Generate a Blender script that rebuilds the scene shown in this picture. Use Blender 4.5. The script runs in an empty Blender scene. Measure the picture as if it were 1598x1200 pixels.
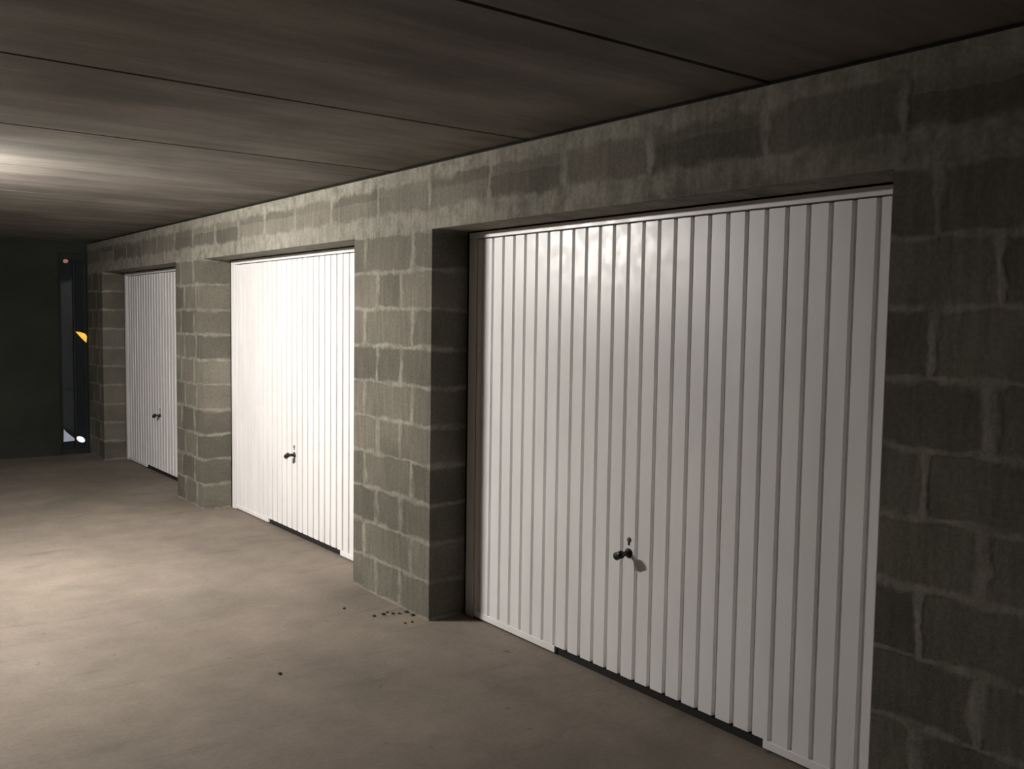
import bpy, bmesh, math, random
from mathutils import Vector, Matrix
random.seed(7)
S = bpy.context.scene
C = S.collection

# ---------------------------------------------------------------- camera
F_PX, PITCH, YAW, ROLL = 1446.12, 0.0680, 0.6522, 0.0151
CAM = Vector((-2.5667, 0.0, 1.58))
cp, sp, cy_, sy_ = math.cos(PITCH), math.sin(PITCH), math.cos(YAW), math.sin(YAW)
FW = Vector((sy_ * cp, cy_ * cp, -sp)); RT = Vector((cy_, -sy_, 0)); UP = RT.cross(FW)
R2 = math.cos(ROLL) * RT + math.sin(ROLL) * UP
U2 = -math.sin(ROLL) * RT + math.cos(ROLL) * UP
cd = bpy.data.cameras.new('camera'); cam = bpy.data.objects.new('camera', cd); C.objects.link(cam)
cd.sensor_fit = 'HORIZONTAL'; cd.sensor_width = 36.0; cd.lens = 36.0 * F_PX / 1598.0
cd.clip_start = 0.05; cd.clip_end = 60
m = Matrix((R2, U2, -FW)).transposed().to_4x4(); m.translation = CAM
cam.matrix_world = m
S.camera = cam

# ---------------------------------------------------------------- world and exposure
w = bpy.data.worlds.new('world'); S.world = w; w.use_nodes = True
w.node_tree.nodes['Background'].inputs[0].default_value = (0.5, 0.6, 0.8, 1)
w.node_tree.nodes['Background'].inputs[1].default_value = 0.0005
S.view_settings.view_transform = 'Standard'; S.view_settings.look = 'None'
S.view_settings.gamma = 1.0; S.view_settings.use_curve_mapping = False
S.view_settings.exposure = 0.0
LAMP = Vector((-2.35, 5.8, 0)); LAMP_POWER = 980.0; LAMP_ROT = math.radians(14); LAMP_COL = (1.0, 0.955, 0.895)

# ---------------------------------------------------------------- measures
H = 2.389            # ceiling
HL = 2.045           # lintel
D = 0.2235           # depth of the door recesses
OPEN = [(1.523, 4.0525), (4.896, 7.480), (8.174, 10.667)]   # door openings along the wall
YEND = 11.3; YBACK = -3.0; XLEFT = -6.2

# ---------------------------------------------------------------- node helpers
class NT:
    def __init__(s, name):
        s.m = bpy.data.materials.new(name); s.m.use_nodes = True
        s.t = s.m.node_tree; s.b = s.t.nodes['Principled BSDF']
    def n(s, typ, **kw):
        k = s.t.nodes.new(typ)
        for a, v in kw.items(): setattr(k, a, v)
        return k
    def put(s, sock, v):
        if hasattr(v, 'is_linked') or isinstance(v, bpy.types.NodeSocket): s.t.links.new(v, sock)
        elif v is not None: sock.default_value = v
    def math(s, op, a, b=None, c=None, clamp=False):
        k = s.n('ShaderNodeMath', operation=op, use_clamp=clamp)
        s.put(k.inputs[0], a); s.put(k.inputs[1], b)
        if c is not None: s.put(k.inputs[2], c)
        return k.outputs[0]
    def rng(s, v, a, b, c=0.0, d=1.0, interp='SMOOTHSTEP'):
        k = s.n('ShaderNodeMapRange', interpolation_type=interp)
        s.put(k.inputs[0], v)
        for i, q in enumerate((a, b, c, d)): s.put(k.inputs[i + 1], q)
        return k.outputs[0]
    def pos(s):
        return s.n('ShaderNodeTexCoord').outputs['Object']
    def mapping(s, vec, scale=(1, 1, 1), loc=(0, 0, 0)):
        k = s.n('ShaderNodeMapping'); s.put(k.inputs['Vector'], vec)
        k.inputs['Scale'].default_value = scale; k.inputs['Location'].default_value = loc
        return k.outputs[0]
    def noise(s, vec, scale, detail=4, rough=0.55, out=0):
        k = s.n('ShaderNodeTexNoise'); s.put(k.inputs['Vector'], vec)
        k.inputs['Scale'].default_value = scale; k.inputs['Detail'].default_value = detail
        k.inputs['Roughness'].default_value = rough
        return k.outputs[out]
    def mix(s, f, a, b, mode='MIX'):
        k = s.n('ShaderNodeMix', data_type='RGBA', blend_type=mode)
        s.put(k.inputs[0], f); s.put(k.inputs[6], a); s.put(k.inputs[7], b)
        return k.outputs[2]
    def scale_col(s, col, f):
        k = s.n('ShaderNodeVectorMath', operation='SCALE'); s.put(k.inputs[0], col); s.put(k.inputs['Scale'], f)
        return k.outputs[0]
    def bump(s, h, strength, dist):
        k = s.n('ShaderNodeBump'); s.put(k.inputs['Height'], h)
        k.inputs['Strength'].default_value = strength; k.inputs['Distance'].default_value = dist
        s.t.links.new(k.outputs[0], s.b.inputs['Normal'])
    def finish(s, col=None, rough=0.8, spec=0.3):
        if col is not None: s.put(s.b.inputs['Base Color'], col)
        s.put(s.b.inputs['Roughness'], rough); s.b.inputs['Specular IOR Level'].default_value = spec
        return s.m

def block_material():
    """Concrete block work: joint positions along the wall for even and odd courses, plus the lintel course."""
    t = NT('concrete_block_wall')
    P = t.pos()
    dn = t.noise(P, 7, 3, 0.6, 1)
    dv = t.n('ShaderNodeVectorMath', operation='MULTIPLY_ADD')
    t.put(dv.inputs[0], dn); dv.inputs[1].default_value = (0.0, 0.052, 0.040); dv.inputs[2].default_value = (0, 0, 0)
    off = t.n('ShaderNodeVectorMath', operation='SUBTRACT'); t.put(off.inputs[0], dv.outputs[0]); off.inputs[1].default_value = (0, 0.026, 0.020)
    ad = t.n('ShaderNodeVectorMath', operation='ADD'); t.put(ad.inputs[0], P); t.put(ad.inputs[1], off.outputs[0])
    sep = t.n('ShaderNodeSeparateXYZ'); t.put(sep.inputs[0], ad.outputs[0])
    y, z = sep.outputs[1], sep.outputs[2]
    hb = 0.2045
    zr = t.math('DIVIDE', z, hb)
    row = t.math('FLOOR', zr)
    par = t.math('FLOORED_MODULO', row, 2.0)
    fz = t.math('FRACT', zr)
    dz = t.math('MULTIPLY', t.math('MINIMUM', fz, t.math('SUBTRACT', 1.0, fz)), hb)
    even = [-2.3, -1.8, -1.3, -0.8, -0.3, 0.2, 0.7, 1.2, 4.355, 4.615, 7.66, 7.95, 10.93]
    odd = [-2.12, -1.62, -1.12, -0.62, -0.12, 0.38, 0.88, 1.38, 4.235, 4.765, 7.72, 8.04, 10.82, 11.1]
    head = [-2.0, -1.5, -1.0, -0.5, 0.0, 0.49, 0.99, 1.49, 1.99, 2.52, 3.02, 3.55, 4.08, 4.62, 5.2, 5.72, 6.22, 6.71, 7.2, 7.72, 8.2, 8.7, 9.2, 9.7, 10.2, 10.7]
    def vdist(lst):
        d = None; c = None
        for j in lst:
            a = t.math('ABSOLUTE', t.math('SUBTRACT', y, j)); g = t.math('GREATER_THAN', y, j)
            d = a if d is None else t.math('MINIMUM', d, a)
            c = g if c is None else t.math('ADD', c, g)
        return d, c
    de, ce = vdist(even); do, co = vdist(odd); dh, ch = vdist(head)
    inhead = t.math('GREATER_THAN', z, 2.05)
    def sel(f, a, b):
        return t.math('ADD', t.math('MULTIPLY', a, t.math('SUBTRACT', 1.0, f)), t.math('MULTIPLY', b, f))
    dvv = sel(inhead, sel(par, de, do), dh)
    cell = t.math('ADD', sel(inhead, sel(par, ce, co), ch), t.math('MULTIPLY', row, 17.37))
    dhead = t.math('MULTIPLY', t.math('MAXIMUM', t.math('SUBTRACT', 0.096, dv_z(t, z, 2.225)), 0.0), 0.5)
    dzz = sel(inhead, dz, dhead)
    dmin = t.math('MINIMUM', t.math('MULTIPLY', dzz, 1.5), dvv)
    patch = t.noise(P, 5.5, 3, 0.6)
    wdt = t.rng(patch, 0.35, 0.68, 0.016, 0.046)
    mort = t.math('SUBTRACT', 1.0, t.rng(dmin, t.math('MULTIPLY', wdt, 0.15), wdt))
    wn = t.n('ShaderNodeTexWhiteNoise', noise_dimensions='1D'); t.put(wn.inputs['W'], cell)
    tone = t.rng(wn.outputs['Value'], 0, 1, 0.74, 1.18, 'LINEAR')
    big = t.rng(t.noise(P, 1.7, 3, 0.5), 0.3, 0.7, 0.86, 1.12)
    fine = t.rng(t.noise(P, 60, 4, 0.7), 0.25, 0.75, 0.82, 1.16)
    streak = t.rng(t.noise(t.mapping(P, (1, 16, 2.0)), 2.2, 3, 0.6), 0.3, 0.7, 0.88, 1.1)
    blk = t.scale_col(t.mix(t.rng(t.noise(P, 4, 2, 0.5), 0.3, 0.7), (0.140, 0.133, 0.108, 1), (0.158, 0.142, 0.118, 1)), tone)
    mor = (0.265, 0.252, 0.212, 1)
    col = t.mix(t.math('MULTIPLY', mort, t.rng(t.noise(P, 12, 3, 0.6), 0.3, 0.62, 0.25, 0.95)), blk, mor)
    col = t.scale_col(col, t.math('MULTIPLY', t.math('MULTIPLY', big, fine), streak))
    pit = t.noise(P, 130, 3, 0.8)
    t.bump(t.math('ADD', t.math('MULTIPLY', mort, 0.6), t.math('ADD', t.math('MULTIPLY', pit, 0.45), t.math('MULTIPLY', patch, 0.7))), 0.7, 0.006)
    return t.finish(col, 0.92, 0.15)

def dv_z(t, z, c):
    return t.math('ABSOLUTE', t.math('SUBTRACT', z, c))

def floor_material():
    t = NT('dusty_concrete_floor'); P = t.pos()
    a = t.rng(t.noise(P, 0.9, 5, 0.6), 0.3, 0.7, 0.80, 1.12)
    b = t.rng(t.noise(P, 3.8, 5, 0.65), 0.3, 0.7, 0.88, 1.08)
    c = t.rng(t.noise(P, 45, 4, 0.7), 0.25, 0.75, 0.90, 1.08)
    d = t.rng(t.noise(t.mapping(P, (0.7, 3.0, 1), (4, 2, 0)), 2.2, 4, 0.6), 0.56, 0.74, 1.0, 0.78)
    sp_ = t.rng(t.noise(t.mapping(P, (1, 1, 1), (9, 3, 0)), 10, 2, 0.5), 0.70, 0.78, 1.0, 0.60)
    col = t.mix(t.rng(t.noise(P, 1.6, 3, 0.5), 0.3, 0.7), (0.205, 0.170, 0.143, 1), (0.196, 0.168, 0.136, 1))
    f = t.math('MULTIPLY', t.math('MULTIPLY', a, b), t.math('MULTIPLY', c, t.math('MULTIPLY', d, sp_)))
    col = t.scale_col(col, f)
    t.bump(t.math('ADD', t.noise(P, 40, 5, 0.7), t.math('MULTIPLY', t.noise(P, 6, 3, 0.5), 2.0)), 0.5, 0.004)
    return t.finish(col, 0.85, 0.25)

def ceiling_material():
    t = NT('precast_concrete_ceiling'); P = t.pos()
    st = t.rng(t.noise(t.mapping(P, (0.45, 2.2, 1)), 2.0, 5, 0.6), 0.3, 0.7, 0.72, 1.18)
    st2 = t.rng(t.noise(t.mapping(P, (0.5, 8, 1), (3, 1, 0)), 4.0, 4, 0.6), 0.3, 0.7, 0.92, 1.06)
    bg = t.rng(t.noise(P, 1.3, 4, 0.6), 0.3, 0.7, 0.80, 1.15)
    fi = t.rng(t.noise(P, 70, 3, 0.7), 0.25, 0.75, 0.92, 1.06)
    f = t.math('MULTIPLY', t.math('MULTIPLY', st, st2), t.math('MULTIPLY', bg, fi))
    col = t.mix(t.rng(t.noise(P, 0.7, 2, 0.5), 0.3, 0.7), (0.220, 0.195, 0.174, 1), (0.210, 0.196, 0.171, 1))
    t.bump(t.math('ADD', t.noise(P, 60, 4, 0.7), t.math('MULTIPLY', st, 1.0)), 0.3, 0.003)
    return t.finish(t.scale_col(col, f), 0.8, 0.25)

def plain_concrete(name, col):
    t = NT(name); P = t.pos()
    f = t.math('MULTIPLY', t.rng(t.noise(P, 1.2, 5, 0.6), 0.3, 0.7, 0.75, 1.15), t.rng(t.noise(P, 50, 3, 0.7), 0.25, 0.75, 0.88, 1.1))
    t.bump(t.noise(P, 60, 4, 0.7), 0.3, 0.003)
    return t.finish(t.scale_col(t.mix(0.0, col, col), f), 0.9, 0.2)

def paint(name, col, rough, metal=0.0, spec=0.5, var=0.05):
    t = NT(name); P = t.pos()
    f = t.rng(t.noise(t.mapping(P, (1, 1, 0.3)), 6, 3, 0.5), 0.3, 0.7, 1 - var, 1 + var * 0.3)
    t.b.inputs['Metallic'].default_value = metal
    r = t.rng(t.noise(P, 14, 3, 0.5), 0.3, 0.7, rough - 0.04, rough + 0.05)
    return t.finish(t.scale_col(t.mix(0.0, col, col), f), r, spec)

def glow(name, col, strength, body):
    t = NT(name); t.b.inputs['Emission Color'].default_value = col
    P = t.pos(); e = t.rng(t.noise(P, 30, 2, 0.5), 0.2, 0.8, strength * 0.85, strength * 1.15)
    t.put(t.b.inputs['Emission Strength'], e)
    return t.finish(body, 0.3, 0.5)

M = dict(
    block=block_material(), floor=floor_material(), ceil=ceiling_material(),
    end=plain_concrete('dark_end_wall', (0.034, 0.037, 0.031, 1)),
    side=plain_concrete('grey_side_wall', (0.035, 0.033, 0.028, 1)),
    gap=plain_concrete('dark_joint_filler', (0.02, 0.019, 0.016, 1)),
    white=paint('white_lacquered_steel', (0.85, 0.835, 0.835, 1), 0.36, 0.0, 0.7),
    galv=paint('galvanised_rail', (0.42, 0.42, 0.41, 1), 0.45, 0.4, 0.5),
    black=paint('black_plastic', (0.012, 0.010, 0.010, 1), 0.38),
    rubber=paint('black_rubber', (0.010, 0.008, 0.008, 1), 0.8),
    chrome=paint('dull_metal_lock', (0.22, 0.21, 0.20, 1), 0.35, 0.8),
    steel=paint('dark_window_steel', (0.020, 0.022, 0.021, 1), 0.6, 0.0, 0.3),
    void=paint('dark_blue_backing', (0.018, 0.026, 0.030, 1), 0.8),
    crumb=plain_concrete('dark_dirt', (0.055, 0.042, 0.030, 1)),
    lampbase=paint('grey_lamp_base', (0.5, 0.5, 0.48, 1), 0.5),
)
g = NT('dark_tinted_glass'); g.b.inputs['Transmission Weight'].default_value = 0.7
M['glass'] = g.finish(g.mix(g.rng(g.noise(g.pos(), 8), 0.3, 0.7), (0.06, 0.085, 0.10, 1), (0.08, 0.10, 0.115, 1)), 0.08, 0.5)

# ---------------------------------------------------------------- mesh helpers
def link(name, bm, mat, parent=None, smooth=False):
    bmesh.ops.recalc_face_normals(bm, faces=bm.faces)
    me = bpy.data.meshes.new(name); bm.to_mesh(me); bm.free()
    me.materials.append(mat)
    if smooth:
        for p in me.polygons: p.use_smooth = True
    o = bpy.data.objects.new(name, me); C.objects.link(o)
    if parent: o.parent = parent
    return o
def box(bm, a, b, bevel=0.0):
    vs = [bm.verts.new((x, y, z)) for x in (a[0], b[0]) for y in (a[1], b[1]) for z in (a[2], b[2])]
    idx = [(0, 1, 3, 2), (4, 6, 7, 5), (0, 4, 5, 1), (2, 3, 7, 6), (0, 2, 6, 4), (1, 5, 7, 3)]
    fs = [bm.faces.new([vs[i] for i in f]) for f in idx]
    if bevel:
        es = list({e for f in fs for e in f.edges})
        bmesh.ops.bevel(bm, geom=es, offset=bevel, segments=2, affect='EDGES', profile=0.5)
    return fs
def prism(bm, pts, axis, a, b):
    """Extrude a closed 2-D outline along one axis; pts in the other two axes (in x,y,z order)."""
    def mk(p, t):
        return (t, p[0], p[1]) if axis == 0 else (p[0], t, p[1]) if axis == 1 else (p[0], p[1], t)
    v0 = [bm.verts.new(mk(p, a)) for p in pts]; v1 = [bm.verts.new(mk(p, b)) for p in pts]
    n = len(pts)
    for i in range(n): bm.faces.new((v0[i], v0[(i + 1) % n], v1[(i + 1) % n], v1[i]))
    bm.faces.new(v0[::-1]); bm.faces.new(v1)
def lathe(bm, prof, axis_o, axis_d, seg=24, squash=None):
    """Revolve (dist, radius) pairs about an axis."""
    d = Vector(axis_d).normalized(); o = Vector(axis_o)
    u = d.orthogonal().normalized(); v = d.cross(u)
    rings = []
    for t_, r in prof:
        rings.append([bm.verts.new(o + d * t_ + (u * math.cos(2 * math.pi * k / seg) + v * math.sin(2 * math.pi * k / seg)) * r) for k in range(seg)])
    for A, B in zip(rings, rings[1:]):
        for k in range(seg): bm.faces.new((A[k], A[(k + 1) % seg], B[(k + 1) % seg], B[k]))
    bm.faces.new(rings[0][::-1]); bm.faces.new(rings[-1])
def struct(name, bm, mat):
    o = link(name, bm, mat); o['kind'] = 'structure'; return o
def empty(name, loc):
    o = bpy.data.objects.new(name, None); o.empty_display_size = 0.1; o.location = loc; C.objects.link(o); return o
def tag(o, label, cat, group=None, kind=None):
    o['label'] = label; o['category'] = cat
    if group: o['group'] = group
    if kind: o['kind'] = kind
    return o

# ---------------------------------------------------------------- the room
bm = bmesh.new(); box(bm, (XLEFT, YBACK, -0.15), (1.2, YEND + 0.3, 0.0)); struct('floor', bm, M['floor'])

bm = bmesh.new()                                  # ceiling of precast slabs, grooves between them
ys = [YBACK]; grooves = [-1.61, -0.41, 0.79, 1.998, 3.304, 4.5085, 5.713, 6.918, 8.12, 9.33, 10.53]
pts = [(YBACK, H + 0.2), (YBACK, H)]
for i, gy in enumerate(grooves):
    wd = 0.011 if gy < 5 else 0.004
    pts += [(gy - wd, H), (gy - wd * 0.5, H + 0.02), (gy + wd * 0.5, H + 0.02), (gy + wd, H)]
pts += [(YEND + 0.3, H), (YEND + 0.3, H + 0.2)]
prism(bm, pts, 0, XLEFT, 1.2); struct('ceiling', bm, M['ceil'])

bm = bmesh.new()                                  # the block wall with its three openings
pts = [(YBACK, H - 0.016), (YBACK, 0.0)]
for a, b in OPEN: pts += [(a, 0.0), (a, HL), (b, HL), (b, 0.0)]
pts += [(YEND, 0.0), (YEND, H - 0.016)]
prism(bm, pts, 0, 0.0, D); struct('wall_right', bm, M['block'])
bm = bmesh.new(); box(bm, (0.03, YBACK, H - 0.016), (D, YEND, H)); struct('trim_1', bm, M['gap'])

bm = bmesh.new(); box(bm, (XLEFT - 0.2, YBACK, 0), (XLEFT, YEND, H)); struct('wall_left', bm, M['side'])
bm = bmesh.new(); box(bm, (XLEFT, YBACK - 0.2, 0), (D, YBACK, H)); struct('wall_front', bm, M['side'])
# end wall with a slot for the narrow window
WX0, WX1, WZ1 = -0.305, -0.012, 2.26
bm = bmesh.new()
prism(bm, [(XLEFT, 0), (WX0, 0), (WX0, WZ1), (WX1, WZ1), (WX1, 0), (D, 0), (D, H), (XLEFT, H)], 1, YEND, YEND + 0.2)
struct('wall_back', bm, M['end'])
# closing wall behind the garage doors (the inside of the garages is dark)
bm = bmesh.new(); box(bm, (1.0, YBACK, 0), (1.2, YEND, H)); struct('wall_garages', bm, M['side'])

# ---------------------------------------------------------------- garage doors
PITCH_RIB = 0.0888
def panel_outline(y0, y1, ygroove, n, xf, xb):
    """Plan section of a ribbed sheet: flats with narrow folded grooves."""
    pts = [(xb, y0), (xf, y0)]
    gs = sorted(ygroove + PITCH_RIB * k for k in range(n))
    for gy in gs:
        pts += [(xf, gy - 0.0105), (xf + 0.015, gy - 0.0075), (xf + 0.015, gy + 0.0075), (xf, gy + 0.0105)]
    pts += [(xf, y1), (xb, y1)]
    return pts
def garage_door(n, a, b, label):
    root = empty('door_%d' % n, (D, (a + b) / 2, 0.0))
    tag(root, label, 'garage door', 'white up-and-over garage doors', 'structure')
    off = Vector((-D, -(a + b) / 2, 0.0))
    def part(name, bm, mat, smooth=False, parent=root):
        bmesh.ops.translate(bm, verts=bm.verts, vec=off)
        return link(name, bm, mat, parent, smooth)
    l1 = b - 0.085; l0 = l1 - 2.305; yc = (l0 + l1) / 2
    X = D + 0.002
    bm = bmesh.new()                              # leaf: ribbed sheet
    xf = X + 0.004
    g0 = l0 + 0.0425
    prism(bm, [(p[0], p[1]) for p in panel_outline(l0, l1, g0, 26, xf, xf + 0.025)], 2, 0.042, HL - 0.044)
    leaf = part('door_leaf', bm, M['white'])
    bm = bmesh.new()                              # bottom rail, notched in the middle
    s0, s1 = yc - 0.728, yc + 0.480
    box(bm, (xf - 0.003, l0, 0.010), (xf + 0.025, s0, 0.0415), 0.0015)
    box(bm, (xf - 0.003, s1, 0.010), (xf + 0.025, l1, 0.0415), 0.0015)
    part('bottom_rail', bm, M['white'])
    bm = bmesh.new(); box(bm, (xf + 0.010, s0 + 0.001, 0.002), (xf + 0.022, s1 - 0.001, 0.041)); part('bottom_seal', bm, M['rubber'])
    bm = bmesh.new()                              # head of the frame and the two posts
    box(bm, (X, a, HL - 0.038), (X + 0.05, b - 0.008, HL - 0.007), 0.002); part('frame_head', bm, M['white'])
    for y0, y1 in ((a + 0.004, l0 - 0.006), (l1 + 0.006, b - 0.010)):
        bm = bmesh.new(); box(bm, (X, y0, 0.0), (X + 0.05, y1, HL - 0.0385), 0.002); part('frame_post', bm, M['white'])
    # handle: round rose, neck and a turned grip across it; key cylinder above
    hz = 0.592
    bm = bmesh.new()
    lathe(bm, [(0, 0.021), (0.004, 0.021), (0.007, 0.016), (0.010, 0.011), (0.040, 0.010), (0.046, 0.012)], (xf, yc, hz), (-1, 0, 0), 24)
    h = part('handle', bm, M['black'], True)
    bm = bmesh.new()
    lathe(bm, [(-0.027, 0.004), (-0.025, 0.012), (-0.017, 0.0180), (-0.006, 0.0165), (0.006, 0.0165), (0.017, 0.0180), (0.025, 0.012), (0.027, 0.004)],
          (xf - 0.058, yc, hz - 0.002), (0, 0.90, -0.44), 24)
    part('handle_grip', bm, M['black'], True, h)
    bm = bmesh.new()
    lathe(bm, [(0, 0.0105), (0.004, 0.0105), (0.006, 0.008)], (xf, yc, hz + 0.060), (-1, 0, 0), 20)
    part('key_cylinder', bm, M['chrome'], True)
    bm = bmesh.new()
    box(bm, (xf - 0.003, yc - 0.0045, hz + 0.034), (xf + 0.001, yc + 0.0045, hz + 0.052), 0.001)
    part('key_slot', bm, M['black'])
    return root
garage_door(1, *OPEN[0], 'large white ribbed garage door nearest the camera, at the right of the photo')
garage_door(2, *OPEN[1], 'brightly lit white ribbed garage door between the two block piers, in the middle')
garage_door(3, *OPEN[2], 'small distant white garage door, dimly lit, nearest the dark end wall')

# ---------------------------------------------------------------- narrow glazed window at the end
YW = YEND + 0.05
root = empty('window_1', (0, YW, 0)); root['kind'] = 'structure'
def wp(name, bm, mat):
    bmesh.ops.translate(bm, verts=bm.verts, vec=(0, -YW, 0)); return link(name, bm, mat, root)
bm = bmesh.new()
for x0, x1 in ((WX0, WX0 + 0.03), (-0.150, -0.128), (WX1 - 0.025, WX1)): box(bm, (x0, YW - 0.02, 0.0), (x1, YW + 0.03, WZ1), 0.003)
for z0, z1 in ((0.0, 0.06), (WZ1 - 0.07, WZ1)): box(bm, (WX0 + 0.03, YW - 0.018, z0), (WX1 - 0.025, YW + 0.028, z1), 0.003)
wp('window_frame', bm, M['steel'])
for x0, x1 in ((WX0 + 0.03, -0.155), (-0.125, WX1 - 0.025)):
    bm = bmesh.new(); box(bm, (x0, YW, 0.06), (x1, YW + 0.008, WZ1 - 0.07)); wp('pane', bm, M['glass'])
bm = bmesh.new(); box(bm, (WX0, YW + 0.1, 0.0), (WX1, YW + 0.15, WZ1)); wp('backing_panel', bm, M['void'])

def small_lamp(name, x, z, outline, mat, label, group=None):
    """A little lamp screwed on the front of the window frame: housing with a lens of the given outline."""
    r = empty(name, (x, YW - 0.02, z)); tag(r, label, 'lamp', group)
    bm = bmesh.new(); prism(bm, [(p[0] * 1.12, p[1] * 1.12) for p in outline], 1, -0.012, 0.0); link('housing', bm, M['steel'], r)
    bm = bmesh.new(); prism(bm, outline, 1, -0.024, -0.0121); link('lens', bm, mat, r)
    return r
circ = lambda rx, rz, tilt=0.0, n=18: [(rx * math.cos(q) * math.cos(tilt) - rz * math.sin(q) * math.sin(tilt), rx * math.cos(q) * math.sin(tilt) + rz * math.sin(q) * math.cos(tilt)) for q in (2 * math.pi * k / n for k in range(n))]
small_lamp('indicator_lamp', -0.225, 2.176, circ(0.026, 0.022), glow('red_lamp_lens', (1.0, 0.50, 0.36, 1), 0.22, (0.3, 0.1, 0.08, 1)),
           'tiny dim reddish lamp high on the dark end wall')
small_lamp('amber_lamp', -0.072, 1.335, [(-0.062, 0.055), (-0.015, 0.052), (0.040, 0.030), (0.055, 0.0), (0.048, -0.068), (0.010, -0.030)], glow('amber_lamp_lens', (1.0, 0.60, 0.08, 1), 0.85, (0.5, 0.3, 0.05, 1)),
           'small yellow glowing wedge-shaped lamp halfway up the dark end wall')
small_lamp('floor_level_lamp', -0.225, 0.205, [(-0.048, 0.085), (-0.030, 0.060), (0.020, 0.010), (0.060, -0.025), (0.060, -0.050), (-0.052, -0.055)], glow('dim_white_lens', (0.62, 0.68, 0.85, 1), 0.30, (0.3, 0.3, 0.35, 1)),
           'dim grey-white triangular lamp low on the end wall, the left of the low pair', 'pair of pale lamps low on the end wall')
small_lamp('floor_level_lamp', -0.098, 0.165, circ(0.048, 0.030, -0.6), glow('bright_white_lens', (0.93, 0.95, 1.0, 1), 0.95, (0.6, 0.6, 0.65, 1)),
           'bright white oval lamp low on the end wall, the right of the low pair', 'pair of pale lamps low on the end wall')

# ---------------------------------------------------------------- dirt crumbs by the pier foot
def crumb(x, y, s, label):
    bm = bmesh.new(); bmesh.ops.create_icosphere(bm, subdivisions=2, radius=s)
    for v in bm.verts:
        v.co *= random.uniform(0.75, 1.2); v.co.z *= 0.5; v.co.x *= 1.25
    z0 = min(v.co.z for v in bm.verts)
    o = link('dirt_crumb', bm, M['crumb']); o.location = (x, y, -z0); o.rotation_euler.z = random.uniform(0, 3)
    tag(o, label, 'dirt', 'dark crumbs of dirt at the foot of the block pier')
def floor_pt(px, py):
    v = FW + R2 * (px - 799) / F_PX + U2 * (600 - py) / F_PX
    q = CAM + v * (-CAM.z / v.z); return q.x, q.y
W_ = 'in the row of dirt before the block pier'
CRUMBS = [((584, 962), .011, 'leftmost dark crumb ' + W_),
    ((598, 959), .012, 'second dark crumb from the left end of the row of dirt'),
    ((604, 956), .008, 'third dark crumb from the left, small, ' + W_),
    ((613, 958), .010, 'fourth dark crumb from the left, mid row of dirt'),
    ((623, 958), .009, 'fifth dark crumb from the left, mid row of dirt'),
    ((637, 955), .012, 'large dark crumb second from the right end of the row of dirt'),
    ((646, 960), .012, 'large dark crumb at the right end of the row of dirt'),
    ((632, 973), .008, 'left one of two faint crumbs nearer the camera than the row of dirt'),
    ((643, 971), .009, 'right one of two faint crumbs nearer the camera than the row of dirt'),
    ((537, 950), .009, 'lone small dark crumb on the floor left of the row of dirt'),
    ((437, 1052), .010, 'lone dark speck of dirt in the open middle of the floor')]
for (px, py), s, lb in CRUMBS:
    x, y = floor_pt(px, py); crumb(min(x, -0.02), y, s * 0.85, lb)

# ---------------------------------------------------------------- ceiling lamp (just outside the left edge of the photo)
L = 0.60
root = empty('ceiling_lamp', (LAMP.x, LAMP.y, H)); root.rotation_euler.z = LAMP_ROT
tag(root, 'long bulkhead ceiling lamp lighting the garage doors', 'lamp')
bm = bmesh.new(); box(bm, (-0.055, -L / 2 - 0.03, -0.08), (0.055, L / 2 + 0.03, 0.0), 0.006); link('lamp_base', bm, M['lampbase'], root)
bm = bmesh.new()
prof = [(-0.045 * math.cos(math.pi * k / 12), -0.0805 - 0.055 * math.sin(math.pi * k / 12)) for k in range(13)]
prism(bm, prof, 1, -L / 2, L / 2)
dm = NT('lit_diffuser'); dm.b.inputs['Emission Color'].default_value = (*LAMP_COL, 1)
dm.b.inputs['Emission Strength'].default_value = LAMP_POWER
link('diffuser', bm, dm.finish(dm.mix(dm.noise(dm.pos(), 5), (0.8, 0.8, 0.8, 1), (0.75, 0.75, 0.75, 1)), 0.5), root)
